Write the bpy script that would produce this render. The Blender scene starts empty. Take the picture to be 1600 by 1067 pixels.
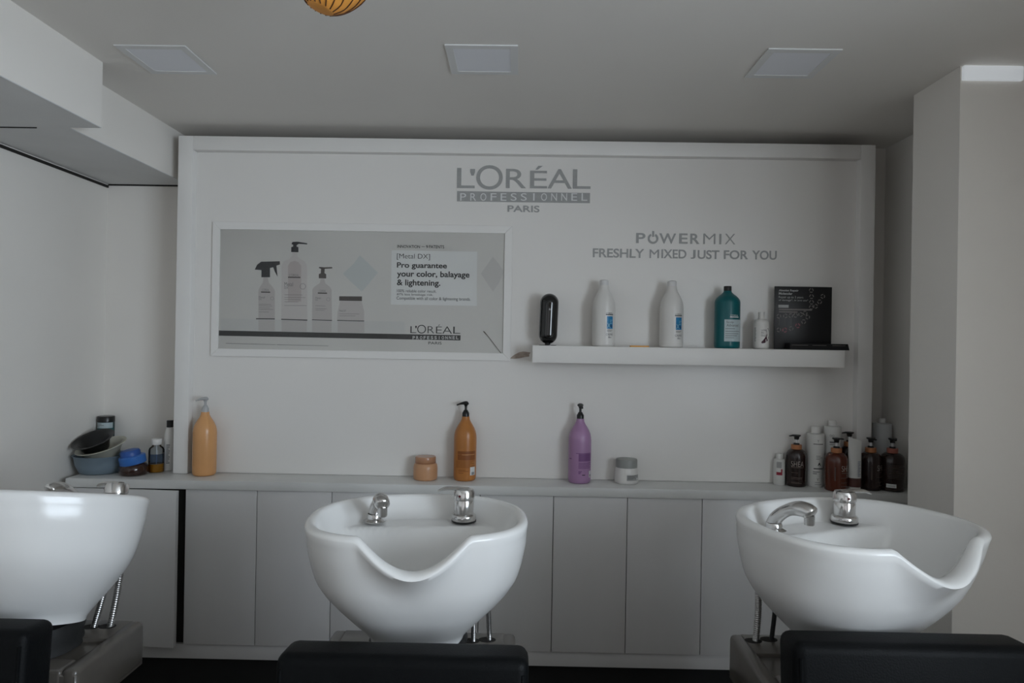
import bpy, bmesh, math, random
from mathutils import Matrix, Vector
random.seed(4)
PI = math.pi
S = bpy.context.scene
C = S.collection

# ------------------------------------------------------------------ camera
F = 1067.0
CAMZ = 1.38
ROT = Matrix.Rotation(math.radians(0.6), 3, 'Z') @ Matrix.Rotation(math.radians(90.08), 3, 'X') @ Matrix.Rotation(0.0165, 3, 'Z')
cd = bpy.data.cameras.new('camera'); cam = bpy.data.objects.new('camera', cd); C.objects.link(cam)
cd.sensor_width = 36.0; cd.lens = 36.0 * F / 1600.0; cd.clip_start = 0.02
cam.matrix_world = Matrix.Translation((0, 0, CAMZ)) @ ROT.to_4x4()
S.camera = cam

# ------------------------------------------------------------------ light
S.view_settings.view_transform = 'Standard'
S.view_settings.look = 'None'
S.view_settings.gamma = 1.0
S.view_settings.use_curve_mapping = False
S.view_settings.exposure = 0.0
W = bpy.data.worlds.new('world'); S.world = W; W.use_nodes = True
W.node_tree.nodes['Background'].inputs[0].default_value = (0.75, 0.85, 1.0, 1)
W.node_tree.nodes['Background'].inputs[1].default_value = 0.5

def area(name, loc, rot, sx, sy, power, col):
    l = bpy.data.lights.new(name, 'AREA'); l.shape = 'RECTANGLE'; l.size = sx; l.size_y = sy
    l.energy = power; l.color = col
    o = bpy.data.objects.new(name, l); C.objects.link(o); o.location = loc; o.rotation_euler = rot
    return o
# daylight through the shop window in the right wall; added warm fill lamp behind the camera
area('window_daylight', (2.02, -0.50, 1.42), (0, PI/2, 0), 1.2, 2.0, 97, (0.765, 0.88, 1.0))
area('warm_front_fill', (-0.3, -3.16, 1.25), (PI/2, 0, 0), 2.6, 1.7, 4, (1.0, 0.84, 0.68))

# ------------------------------------------------------------------ pixel helpers
def ray(x, y):
    return ROT @ Vector(((x - 800) / F, -(y - 533.5) / F, -1))
def PY(x, y, Y):
    d = ray(x, y); t = Y / d.y
    return Vector((d.x * t, Y, CAMZ + d.z * t))
def PZ(x, y, Z):
    d = ray(x, y); t = (Z - CAMZ) / d.z
    return Vector((d.x * t, d.y * t, Z))

# ------------------------------------------------------------------ materials
MATS = {}
def mat(name, col, rough=0.5, metal=0.0, noise=0.0, nscale=6.0, bump=0.0, bscale=120.0, coat=0.0, spec=0.5,
        trans=0.0, ior=1.45, emit=None, estr=0.0, alpha=1.0, stretch=None):
    if name in MATS: return MATS[name]
    m = bpy.data.materials.new(name); m.use_nodes = True
    nt = m.node_tree; b = nt.nodes['Principled BSDF']
    c = (*col, 1)
    b.inputs['Base Color'].default_value = c
    b.inputs['Roughness'].default_value = rough
    b.inputs['Metallic'].default_value = metal
    b.inputs['Specular IOR Level'].default_value = spec
    b.inputs['Coat Weight'].default_value = coat
    b.inputs['Coat Roughness'].default_value = 0.06
    b.inputs['Transmission Weight'].default_value = trans
    b.inputs['IOR'].default_value = ior
    b.inputs['Alpha'].default_value = alpha
    if emit:
        b.inputs['Emission Color'].default_value = (*emit, 1); b.inputs['Emission Strength'].default_value = estr
    tc = nt.nodes.new('ShaderNodeTexCoord')
    mp = nt.nodes.new('ShaderNodeMapping')
    nt.links.new(tc.outputs['Object'], mp.inputs['Vector'])
    if stretch: mp.inputs['Scale'].default_value = stretch
    n = nt.nodes.new('ShaderNodeTexNoise'); n.inputs['Scale'].default_value = nscale; n.inputs['Detail'].default_value = 5
    nt.links.new(mp.outputs['Vector'], n.inputs['Vector'])
    r = nt.nodes.new('ShaderNodeValToRGB')
    k = noise
    r.color_ramp.elements[0].position = 0.3; r.color_ramp.elements[1].position = 0.7
    r.color_ramp.elements[0].color = (col[0]*(1-k), col[1]*(1-k), col[2]*(1-k), 1)
    r.color_ramp.elements[1].color = (min(1, col[0]*(1+k)), min(1, col[1]*(1+k)), min(1, col[2]*(1+k)), 1)
    nt.links.new(n.outputs['Fac'], r.inputs['Fac']); nt.links.new(r.outputs['Color'], b.inputs['Base Color'])
    if bump > 0:
        n2 = nt.nodes.new('ShaderNodeTexNoise'); n2.inputs['Scale'].default_value = bscale; n2.inputs['Detail'].default_value = 3
        nt.links.new(tc.outputs['Object'], n2.inputs['Vector'])
        bp = nt.nodes.new('ShaderNodeBump'); bp.inputs['Strength'].default_value = bump; bp.inputs['Distance'].default_value = 0.002
        nt.links.new(n2.outputs['Fac'], bp.inputs['Height']); nt.links.new(bp.outputs['Normal'], b.inputs['Normal'])
    MATS[name] = m
    return m
def clear_mat(name, col, gloss=0.1, tint=1.0):
    """thin clear sheet: mostly transparent with a faint glossy reflection"""
    if name in MATS: return MATS[name]
    m = bpy.data.materials.new(name); m.use_nodes = True; nt = m.node_tree
    nt.nodes.remove(nt.nodes['Principled BSDF'])
    t = nt.nodes.new('ShaderNodeBsdfTransparent'); t.inputs[0].default_value = (*col, 1)
    g = nt.nodes.new('ShaderNodeBsdfGlossy'); g.inputs['Roughness'].default_value = gloss
    fr = nt.nodes.new('ShaderNodeFresnel'); fr.inputs[0].default_value = 1.3
    mx = nt.nodes.new('ShaderNodeMixShader')
    nt.links.new(fr.outputs[0], mx.inputs[0]); nt.links.new(t.outputs[0], mx.inputs[1]); nt.links.new(g.outputs[0], mx.inputs[2])
    nt.links.new(mx.outputs[0], nt.nodes['Material Output'].inputs[0])
    MATS[name] = m
    return m

M_wall = mat('wall_paint', (0.83, 0.795, 0.745), 0.55, noise=0.02, nscale=2, bump=0.08, bscale=90)
M_ceil = mat('ceiling_paint', (0.79, 0.76, 0.715), 0.7, noise=0.02, nscale=1.5, bump=0.1, bscale=140)
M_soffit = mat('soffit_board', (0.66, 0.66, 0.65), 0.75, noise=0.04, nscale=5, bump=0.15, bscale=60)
M_floor = mat('floor_dark_tile', (0.13, 0.10, 0.075), 0.35, noise=0.15, nscale=4)
M_panel = mat('white_laminate', (0.81, 0.785, 0.75), 0.28, noise=0.01, nscale=1.2)
M_frame = mat('white_frame_paint', (0.83, 0.81, 0.78), 0.4, noise=0.01)
M_door = mat('cabinet_laminate', (0.66, 0.65, 0.64), 0.42, noise=0.035, nscale=3, stretch=(1.5, 1, 0.35))
M_counter = mat('counter_laminate', (0.70, 0.70, 0.68), 0.3, noise=0.05, nscale=5)
M_black = mat('black_void', (0.012, 0.012, 0.012), 0.8)
M_gap = mat('dark_gap', (0.02, 0.018, 0.016), 0.9)
M_ceramic = mat('white_ceramic', (0.79, 0.785, 0.77), 0.2, coat=0.12, noise=0.005)
M_chrome = mat('chrome', (0.62, 0.61, 0.60), 0.16, metal=1.0, noise=0.03, nscale=30)
M_hose = mat('braided_steel', (0.42, 0.41, 0.40), 0.35, metal=1.0, noise=0.2, nscale=300)
M_rubber = mat('black_rubber', (0.015, 0.015, 0.015), 0.6, bump=0.1)
M_leather = mat('black_leather', (0.0035, 0.004, 0.0045), 0.5, spec=0.12, bump=0.25, bscale=260, noise=0.1, nscale=20)
M_ped = mat('taupe_plastic', (0.09, 0.080, 0.069), 0.28, noise=0.12, nscale=9, coat=0.2)
M_print = mat('poster_print', (0.70, 0.68, 0.66), 0.5, noise=0.03, nscale=2)
M_letter = mat('grey_lettering', (0.36, 0.36, 0.35), 0.45, noise=0.05, nscale=60)
M_letter_white = mat('pale_lettering', (0.72, 0.72, 0.71), 0.45)
M_ink = mat('black_ink', (0.02, 0.02, 0.02), 0.5)
M_diff = mat('light_diffuser', (0.82, 0.83, 0.87), 0.4)
M_white = mat('white_plastic', (0.74, 0.72, 0.69), 0.3, noise=0.01)
M_blackp = mat('black_plastic', (0.012, 0.012, 0.012), 0.3, noise=0.1)
M_gblack = mat('gloss_black', (0.006, 0.006, 0.006), 0.06, coat=0.5)

# ------------------------------------------------------------------ mesh helpers
def obj(name, bm, m, parent=None, mtx=None, smooth=40, loc=None, kind=None):
    me = bpy.data.meshes.new(name)
    bmesh.ops.recalc_face_normals(bm, faces=bm.faces[:])
    bm.to_mesh(me); bm.free()
    me.materials.append(m)
    if smooth:
        me.shade_smooth(); me.set_sharp_from_angle(angle=math.radians(smooth))
    o = bpy.data.objects.new(name, me); C.objects.link(o)
    if parent: o.parent = parent
    if mtx is not None: o.matrix_local = mtx
    elif loc is not None: o.location = loc
    if kind: o['kind'] = kind
    return o
def tag(o, label, cat, group=None):
    o['label'] = label; o['category'] = cat
    if group: o['group'] = group
    return o
def thing(name, label, cat, loc=(0, 0, 0), rz=0, group=None):
    o = bpy.data.objects.new(name, None); C.objects.link(o); o.empty_display_size = 0.05
    o.location = loc; o.rotation_euler = (0, 0, rz)
    return tag(o, label, cat, group)
def box(x0, x1, y0, y1, z0, z1, bev=0.0, seg=2, bm=None):
    b = bmesh.new()
    bmesh.ops.create_cube(b, size=1)
    bmesh.ops.transform(b, matrix=Matrix.Translation(((x0+x1)/2, (y0+y1)/2, (z0+z1)/2)) @ Matrix.Diagonal((abs(x1-x0), abs(y1-y0), abs(z1-z0), 1)), verts=b.verts)
    if bev > 0:
        bmesh.ops.bevel(b, geom=b.edges[:], offset=bev, segments=seg, profile=0.5, affect='EDGES')
    if bm is not None:
        merge(bm, b); return bm
    return b
def merge(bm, b):
    me = bpy.data.meshes.new('tmp'); b.to_mesh(me); b.free(); bm.from_mesh(me); bpy.data.meshes.remove(me)
def lathe(prof, seg=32, cap=True, sx=1.0, sy=1.0):
    """prof: list of (r, z)"""
    b = bmesh.new(); rings = []
    for r, z in prof:
        if r < 1e-6: rings.append([b.verts.new((0, 0, z))])
        else: rings.append([b.verts.new((r*sx*math.cos(2*PI*i/seg), r*sy*math.sin(2*PI*i/seg), z)) for i in range(seg)])
    for A, B in zip(rings, rings[1:]):
        for i in range(seg):
            j = (i+1) % seg
            if len(A) == 1 and len(B) == 1: continue
            if len(A) == 1: b.faces.new((A[0], B[i], B[j]))
            elif len(B) == 1: b.faces.new((A[i], A[j], B[0]))
            else: b.faces.new((A[i], A[j], B[j], B[i]))
    if cap:
        if len(rings[0]) > 1: b.faces.new(rings[0])
        if len(rings[-1]) > 1: b.faces.new(rings[-1])
    return b
def smooth_path(pts, n=6):
    pts = [Vector(p) for p in pts]; out = []
    for i in range(len(pts)-1):
        p0 = pts[max(i-1, 0)]; p1 = pts[i]; p2 = pts[i+1]; p3 = pts[min(i+2, len(pts)-1)]
        for k in range(n):
            t = k/n
            out.append(0.5*((2*p1) + (p2-p0)*t + (2*p0-5*p1+4*p2-p3)*t*t + (3*p1-p0-3*p2+p3)*t**3))
    out.append(pts[-1]); return out
def tube(pts, rads, seg=12, flat=1.0):
    """tube along points with a radius per point"""
    b = bmesh.new(); pts = [Vector(p) for p in pts]
    if not hasattr(rads, '__len__'): rads = [rads]*len(pts)
    rings = []; up = None
    for i, p in enumerate(pts):
        d = (pts[min(i+1, len(pts)-1)] - pts[max(i-1, 0)]).normalized()
        if up is None:
            up = Vector((0, 0, 1)) if abs(d.z) < 0.9 else Vector((1, 0, 0))
        u = d.cross(up).normalized(); v = u.cross(d).normalized(); up = v
        rings.append([b.verts.new(p + rads[i]*(u*math.cos(2*PI*k/seg) + v*flat*math.sin(2*PI*k/seg))) for k in range(seg)])
    for A, B in zip(rings, rings[1:]):
        for i in range(seg):
            j = (i+1) % seg; b.faces.new((A[i], A[j], B[j], B[i]))
    b.faces.new(rings[0]); b.faces.new(rings[-1])
    return b
def poly(pts, depth_vec=None):
    """flat polygon of 3D points, optionally extruded"""
    b = bmesh.new(); vs = [b.verts.new(p) for p in pts]
    f = b.faces.new(vs)
    if depth_vec is not None:
        r = bmesh.ops.extrude_face_region(b, geom=[f])
        bmesh.ops.translate(b, vec=depth_vec, verts=[g for g in r['geom'] if isinstance(g, bmesh.types.BMVert)])
    return b
TXT = {}
def text_geo(s, bold=0.0, extrude=0.0, res=7):
    key = (s, bold, extrude)
    if key in TXT: return TXT[key]
    cu = bpy.data.curves.new('txt', 'FONT'); cu.body = s; cu.offset = bold; cu.resolution_u = res; cu.size = 1.0
    o = bpy.data.objects.new('txt', cu); C.objects.link(o)
    dg = bpy.context.evaluated_depsgraph_get()
    me = bpy.data.meshes.new_from_object(o.evaluated_get(dg))
    V = [v.co.copy() for v in me.vertices]; Fc = [tuple(p.vertices) for p in me.polygons]
    bpy.data.objects.remove(o); bpy.data.curves.remove(cu); bpy.data.meshes.remove(me)
    x0 = min(v.x for v in V); x1 = max(v.x for v in V); y0 = min(v.y for v in V); y1 = max(v.y for v in V)
    TXT[key] = ([((v.x-x0)/(x1-x0), (v.y-y0)/(y1-y0)) for v in V], Fc, (x1-x0)/(y1-y0))
    return TXT[key]
def geo_bm(V, Fc):
    b = bmesh.new(); vs = [b.verts.new(v) for v in V]
    for f in Fc:
        try: b.faces.new([vs[i] for i in f])
        except ValueError: pass
    return b
def wall_text(parts, Y, depth=0.0):
    """parts: (string, x0, y0, x1, y1 in photo pixels, bold) written flat on the plane Y, one bmesh"""
    V = []; Fc = []
    for s, x0, y0, x1, y1, bold in parts:
        v, f, asp = text_geo(s, bold)
        c = PY((x0+x1)/2, (y0+y1)/2, Y); w = (x1-x0)/F*Y; h = (y1-y0)/F*Y
        n = len(V)
        V += [(c.x + (a-0.5)*w, Y, c.z + (b-0.5)*h) for a, b in v]
        Fc += [tuple(i+n for i in q) for q in f]
    b = geo_bm(V, Fc)
    if depth:
        r = bmesh.ops.extrude_face_region(b, geom=b.faces[:])
        bmesh.ops.translate(b, vec=(0, -depth, 0), verts=[g for g in r['geom'] if isinstance(g, bmesh.types.BMVert)])
    return b
def cyl_text(s, r, ang, z, w, h, bold=0.0, sy=1.0, turn=False):
    """text wrapped round a cylinder of radius r at angle ang (0 faces -Y, positive to +X)"""
    v, f, asp = text_geo(s, bold)
    V = []
    for a, b in v:
        if turn: a, b = 1-b, a
        t = ang + (a-0.5)*w/r
        V.append((r*math.sin(t), -r*math.cos(t)*sy, z + (b-0.5)*h))
    return geo_bm(V, f)
def cyl_patch(r, a0, a1, z0, z1, n=10, sy=1.0, bm=None):
    b = bm or bmesh.new()
    lo = [b.verts.new((r*math.sin(a0+(a1-a0)*i/n), -r*sy*math.cos(a0+(a1-a0)*i/n), z0)) for i in range(n+1)]
    hi = [b.verts.new((r*math.sin(a0+(a1-a0)*i/n), -r*sy*math.cos(a0+(a1-a0)*i/n), z1)) for i in range(n+1)]
    for i in range(n): b.faces.new((lo[i], lo[i+1], hi[i+1], hi[i]))
    return b
def sstep(a, b, x):
    t = max(0.0, min(1.0, (x-a)/(b-a))); return t*t*(3-2*t)
def interp(tab, x):
    if x <= tab[0][0]: return tab[0][1]
    for (a, b), (c, d) in zip(tab, tab[1:]):
        if x <= c: return b + (d-b)*(x-a)/(c-a)
    return tab[-1][1]
def structure(name, bm, m, parent=None):
    return obj(name, bm, m, parent, smooth=30, kind='structure' if parent is None else None)

# ------------------------------------------------------------------ room shell
CEIL = 2.222; XL = -1.765; CL = -1.715; YB = 2.89; PAN = 2.735; CT = 0.8366; YC = 2.577
structure('floor', box(XL-0.1, 2.0, -3.1, YB+0.1, -0.1, 0), M_floor)
structure('ceiling', box(XL-0.1, 2.0, -3.1, YB+0.1, CEIL, CEIL+0.1), M_ceil)
structure('wall_left', box(XL-0.1, XL, -3.1, YB, 0, CEIL), M_wall)
structure('wall_back', box(XL-0.1, 1.63, YB, YB+0.1, 0, CEIL), M_wall)
structure('wall_right', box(1.53, 1.63, 2.28, YB, 0, CEIL), M_wall)
structure('wall_pillar', box(1.297, 2.0, 2.04, 2.28, 0, CEIL), M_wall)
bm = box(1.6, 2.0, 0.50, 2.04, 0, CEIL)
box(1.6, 2.0, -3.1, -1.50, 0, CEIL, bm=bm); box(1.6, 2.0, -1.50, 0.50, 0, 0.82, bm=bm); box(1.6, 2.0, -1.50, 0.50, 2.02, CEIL, bm=bm)
structure('wall_window_side', bm, M_wall)
bm = box(1.92, 1.98, -1.50, -1.44, 0.82, 2.02)
for y in (-0.53, 0.44): box(1.92, 1.98, y, y+0.06, 0.82, 2.02, bm=bm)
for z in (0.82, 1.96): box(1.92, 1.98, -1.50, 0.50, z, z+0.06, bm=bm)
structure('window_1', bm, M_frame)
bm = box(XL, -1.6, -3.1, -3.0, 0, CEIL)
box(1.0, 1.6, -3.1, -3.0, 0, CEIL, bm=bm); box(-1.6, 1.0, -3.1, -3.0, 0, 0.4, bm=bm); box(-1.6, 1.0, -3.1, -3.0, 2.1, CEIL, bm=bm)
structure('wall_front', bm, mat('brown_wall_paint', (0.30, 0.22, 0.16), 0.6, noise=0.1))
bm = box(-1.6, -1.54, -3.08, -3.02, 0.4, 2.1)
for x in (-0.33, 0.94): box(x, x+0.06, -3.08, -3.02, 0.4, 2.1, bm=bm)
structure('window_2', bm, M_frame)
# bulkhead along the left side: nearer, deeper step and farther step
o = structure('ceiling_bulkhead', box(XL, -1.297, -3.0, 2.09, 2.022, CEIL), M_wall)
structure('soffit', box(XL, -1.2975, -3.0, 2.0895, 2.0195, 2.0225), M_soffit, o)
o = structure('ceiling_bulkhead', box(XL, -1.412, 2.09, YB, 2.028, CEIL), M_wall)
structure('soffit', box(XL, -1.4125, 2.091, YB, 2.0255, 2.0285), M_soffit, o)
structure('gap_line_1', box(XL, XL+0.006, -3.0, YB, 2.010, 2.0200), M_gap)  # dark strip drawn for the shaded gap between left wall and soffit
structure('gap_line_2', box(XL+0.006, -1.412, YB-0.004, YB, 2.0195, 2.0254), M_gap)  # dark strip for the shaded gap along the back wall

structure('gap_line_3', box(XL+0.006, -1.50, 2.0895, 2.0925, 2.0165, 2.0215), M_gap)  # dark strip drawn for the line where the soffit steps

# patch of light at the top of the right pillar, built as a glowing box
o = obj('light_patch', box(1.30, 1.475, 2.028, 2.04, CEIL-0.044, CEIL-0.002, 0.002), mat('strip_glow', (0.8, 0.8, 0.8), 0.4, emit=(0.86, 0.93, 1.0), estr=0.28))
tag(o, 'short pale glowing patch of light at the top of the right pillar', 'light patch')

# recessed square ceiling lights
for i, (px, py, lab) in enumerate(((262, 93, 'recessed square ceiling light nearest the left bulkhead'),
                                  (755, 93, 'recessed square ceiling light in the middle, above the grey wall logo'),
                                  (1236, 99, 'recessed square ceiling light nearest the right pillar'))):
    p = PZ(px, py, CEIL)
    t = thing('ceiling_light', lab, 'ceiling light', (p.x, p.y, CEIL), 0, 'recessed ceiling lights')
    b = bmesh.new()
    for a in ((-.104, .104, -.104, -.082), (-.104, .104, .082, .104), (-.104, -.082, -.082, .082), (.082, .104, -.082, .082)):
        box(a[0], a[1], a[2], a[3], -0.004, -0.0005, bm=b)
    obj('frame', b, mat('fixture_frame', (0.74, 0.74, 0.73), 0.5), t, smooth=0)
    obj('diffuser', box(-.082, .082, -.082, .082, -0.003, -0.0005), M_diff, t, smooth=0)

# orange lampshade dipping into the top of the picture
p = PY(498, -10, 1.25)
t = thing('pendant_shade', 'orange pendant shade with dark curved ribs hanging from the ceiling', 'lamp shade', (p.x, p.y, CEIL))
lz = p.z - CEIL
shp = [(0.0, -0.030), (0.018, -0.030), (0.024, -0.0285), (0.041, -0.017), (0.056, 0.0), (0.068, 0.02), (0.074, 0.045), (0.07, 0.07), (0.055, 0.09), (0.03, 0.103), (0.0, 0.106)]
tilt = Matrix.Translation((0.012, 0, lz)) @ Matrix.Rotation(math.radians(17), 4, 'Y')
sh = obj('shade', lathe(shp, 40), mat('orange_paper', (0.78, 0.33, 0.06), 0.6, noise=0.25, nscale=9), t, mtx=tilt, smooth=60)
for k in range(16):
    pts = []
    for j in range(2, len(shp)-1):
        a = 2*PI*k/16 - j*0.24; r = shp[j][0]+0.0006
        pts.append((r*math.cos(a), r*math.sin(a), shp[j][1]))
    obj('rib', tube(smooth_path(pts, 3), 0.0011, 6), mat('dark_brown_rib', (0.09, 0.035, 0.012), 0.6), sh)
obj('cord', tube([(0, 0, lz+0.1), (0, 0, 0)], 0.003, 8), M_blackp, t)

# ------------------------------------------------------------------ white display panel
xa = PY(274.5, 470, 2.70).x; xb = PY(1365, 470, 2.70).x; zt = PY(820, 219, 2.70).z
xi = PY(297.5, 470, 2.70).x; xj = PY(1342, 470, 2.70).x; zi = PY(820, 241, 2.70).z
dp = thing('display_board', 'large white framed display panel covering the back wall above the counter', 'wall panel', ((xa+xb)/2, YB, CT))
def pw(bm, name, m, parent=dp, smooth=30):
    """mesh given in world space, parented under a thing"""
    q = parent
    off = Vector((0, 0, 0))
    while q: off += q.location; q = q.parent
    bmesh.ops.translate(bm, vec=-off, verts=bm.verts)
    return obj(name, bm, m, parent, smooth=smooth)
pw(box(xi-0.01, xj+0.01, PAN, YB-0.001, CT+0.001, zi+0.01), 'backboard', M_panel)
pw(box(xa, xi, 2.70, YB-0.001, CT+0.001, zt, 0.002), 'frame_side', M_frame)
pw(box(xj, xb, 2.70, YB-0.001, CT+0.001, zt, 0.002), 'frame_side', M_frame)
pw(box(xi, xj, 2.70, YB-0.001, zi, zt, 0.002), 'frame_top', M_frame)

# wall lettering
def Q5(x, y): return 690 + x/2.909, 240 + y/2.909
def L5(s, x0, y0, x1, y1, bold=0.0):
    a, b = Q5(x0, y0); c, d = Q5(x1, y1); return (s, a, b, c, d, bold)
TY = PAN - 0.0003
def wl(items, m=None, Y=None, d=0.002):
    for it in items: pw(wall_text([it], TY if Y is None else Y, d), 'lettering', m or M_letter)
wl([L5('L', 70, 66, 151, 157), L5("'", 130, 70, 152, 100), L5('O', 158, 53, 278, 164), L5('R', 293, 70, 384, 157),
              L5('\u00c9', 402, 56, 480, 158), L5('A', 482, 71, 592, 159), L5('L', 597, 72, 677, 160)])
c0 = PY(*Q5(372, 198), TY); bw = 604/2.909/F*PAN/2; bh = 46/2.909/F*PAN/2
pw(box(c0.x-bw, c0.x+bw, TY-0.002, TY, c0.z-bh, c0.z+bh), 'lettering_bar', M_letter)
def spaced(s, x0, x1, y0, y1, wf, bold=0.0, Q=Q5):
    """letters set apart over a width; returns wall_text parts"""
    out = []; n = len(s); step = (x1-x0)/n
    for i, ch in enumerate(s):
        if ch == ' ': continue
        wch = step*wf*(0.25 if ch == 'I' else 1.15 if ch in 'MW' else 1.0)
        cx = x0 + step*(i+0.5); a, b = Q(cx-wch/2, y0); c, d = Q(cx+wch/2, y1)
        out.append((ch, a, b, c, d, bold))
    return out
wl(spaced('PROFESSIONNEL', 75, 672, 180, 214, 0.58, 0.0), M_letter_white, TY-0.0023, 0.0004)
wl([L5('PARIS', 300, 236, 445, 266, 0.015)])
wl([L5('P', 884, 361, 926, 407, .016), L5('W', 990, 363, 1065, 409, .016), L5('E', 1080, 363, 1118, 409, .016),
              L5('R', 1130, 364, 1172, 410, .016), L5('M', 1190, 364, 1244, 411, -.012), L5('I', 1262, 365, 1271, 412), L5('X', 1288, 365, 1334, 412, -.012)])
b = bmesh.new()   # the O drawn as a power symbol
c0 = PY(*Q5(961, 386), TY); k = PAN/F/2.909
n = 26; ri, ro = 15*k, 24*k
ring = []
for i in range(n+1):
    a = math.radians(90+28) + math.radians(304)*i/n
    ring.append([b.verts.new((c0.x+r*math.cos(a), y, c0.z+r*math.sin(a))) for r, y in ((ri, TY), (ro, TY), (ro, TY-0.002), (ri, TY-0.002))])
for A, B in zip(ring, ring[1:]):
    for i in range(4): b.faces.new((A[i], A[(i+1) % 4], B[(i+1) % 4], B[i]))
b.faces.new(ring[0]); b.faces.new(ring[-1])
box(c0.x-4.5*k, c0.x+4.5*k, TY-0.002, TY, c0.z+8*k, c0.z+34*k, bm=b)
pw(b, 'power_symbol', M_letter)
wl([L5('FRESHLY', 688, 432, 920, 473, .016), L5('M', 945, 436, 988, 475, 0), L5('IXED', 1000, 436, 1112, 476, .016), L5('J', 1132, 438, 1154, 478, .016), L5('UST', 1164, 439, 1262, 479, .016),
              L5('FOR', 1284, 440, 1392, 480, .016), L5('YOU', 1412, 441, 1522, 482, .016)])
# torn laminate beside the shelf
torn = [(797, 560), (801, 556), (806, 553), (812, 550), (818, 549), (824, 550), (829, 550.5), (827, 554), (827, 557), (822, 557.5), (812, 559.5), (803, 560.5)]
pw(poly([PY(x, y, TY) for x, y in torn], (0, -0.0015, 0)), 'torn_laminate', mat('raw_board', (0.40, 0.33, 0.28), 0.9, noise=0.3, nscale=60))

# ------------------------------------------------------------------ framed poster
po = thing('framed_poster', 'white framed poster of pale hair product bottles on the left of the panel', 'poster', PY(566, 455, PAN))
PF = PAN - 0.009
cor_o = [(332, 349), (801, 350), (797, 563), (329, 557)]
oc = [PY(x, y, PF) for x, y in cor_o]
X0 = (oc[0].x+oc[3].x)/2; X1 = (oc[1].x+oc[2].x)/2; Z1 = (oc[0].z+oc[1].z)/2 ; Z0 = (oc[2].z+oc[3].z)/2
fw = 0.030
def strip(pts): return poly([Vector((x, PF, z)) for x, z in pts], (0, PAN-0.0005-PF, 0))
g = 0.0004
for pts in ([(X0, Z1), (X1, Z1), (X1-fw, Z1-fw), (X0+fw, Z1-fw)], [(X0, Z0), (X1, Z0), (X1-fw, Z0+fw), (X0+fw, Z0+fw)],
            [(X0, Z0+g), (X0, Z1-g), (X0+fw, Z1-fw-g), (X0+fw, Z0+fw+g)], [(X1, Z0+g), (X1, Z1-g), (X1-fw, Z1-fw-g), (X1-fw, Z0+fw+g)]):
    b = strip(pts); bmesh.ops.bevel(b, geom=b.edges[:], offset=0.0008, segments=1, affect='EDGES')
    pw(b, 'frame_strip', M_frame, po)
pr = pw(box(X0+fw, X1-fw, PAN-0.003, PAN-0.0005, Z0+fw, Z1-fw), 'print', M_print, po)
def Q4(x, y): return 320 + x/3.2, 340 + y/3.2
PP = PAN - 0.0032
NL = [0]
def ink(name, pts, col, lay=1, q=Q4):
    m = mat('ink_%02d%02d%02d' % tuple(int(c*99) for c in col), col, 0.5)
    NL[0] += 1
    b = poly([PY(*q(x, y), PP - 0.00008*lay - NL[0]*0.000002) for x, y in pts])
    return pw(b, name, m, pr, smooth=0)
def ptext(items, col, lay=3, q=Q4, name='lettering'):
    m = mat('ink_%02d%02d%02d' % tuple(int(c*99) for c in col), col, 0.5)
    for s, x0, y0, x1, y1, bold in items:
        a, b = q(x0, y0); c, d = q(x1, y1)
        pw(wall_text([(s, a, b, c, d, bold)], PP - 0.00008*lay - 0.0003), name, m, pr, smooth=0)
# soft lighter field, diamonds and text card
ink('printed_diamond', [(690, 280), (740, 235), (775, 188), (815, 225), (865, 275), (825, 325), (785, 370), (735, 325)], (0.60, 0.62, 0.62))
ink('printed_diamond', [(1380, 280), (1440, 195), (1470, 230), (1495, 270), (1470, 330), (1440, 370)], (0.62, 0.60, 0.59))
ink('printed_card', [(934, 163), (1362, 170), (1360, 441), (930, 434)], (0.80, 0.80, 0.80))
ink('printed_table', [(80, 505), (1000, 520), (1000, 578), (80, 566)], (0.66, 0.65, 0.64), 0)
def ref(x0, x1, y0, y1): ink('printed_reflection', [(x0, y0), (x1, y0+1), (x1, y1+1), (x0, y1)], (0.58, 0.55, 0.54), 1)
ref(268, 350, 512, 566); ref(384, 510, 514, 569); ref(536, 634, 516, 572); ref(664, 798, 519, 575)
ink('printed_bar', [(66, 564), (1278, 588), (1277, 614), (66, 590)], (0.045, 0.045, 0.045), 2)
BT = (0.57, 0.53, 0.52); BTL = (0.64, 0.60, 0.59); DK = (0.035, 0.035, 0.04); BR = (0.10, 0.085, 0.08); LN = (0.22, 0.21, 0.21); SHN = (0.05, 0.045, 0.045)
# trigger spray bottle
ink('printed_bottle', [(268, 506), (268, 365), (276, 345), (290, 325), (294, 298), (314, 298), (320, 325), (338, 345), (350, 365), (350, 506)], BT, 2)
ink('printed_sprayer', [(250, 260), (262, 235), (282, 220), (375, 218), (376, 234), (358, 240), (360, 258), (364, 296), (350, 270), (342, 248), (326, 252), (326, 298), (283, 298), (283, 262)], DK, 3)
ink('printed_base_line', [(256, 503), (350, 504), (350, 509), (256, 508)], SHN, 3)
# tall pump bottle
ink('printed_bottle', [(382, 510), (384, 240), (394, 218), (425, 205), (437, 190), (437, 172), (462, 172), (462, 190), (474, 205), (500, 218), (511, 240), (513, 512)], BTL, 2)
ink('printed_contents', [(416, 420), (416, 240), (428, 222), (448, 216), (468, 222), (482, 240), (482, 420)], (0.54, 0.48, 0.47), 3)
ink('printed_pump', [(432, 172), (432, 148), (442, 144), (442, 136), (433, 132), (438, 122), (462, 120), (512, 128), (512, 134), (470, 131), (459, 138), (459, 145), (468, 148), (468, 173)], DK, 3)
ink('printed_base_line', [(382, 506), (513, 510), (513, 515), (382, 511)], SHN, 3)
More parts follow.
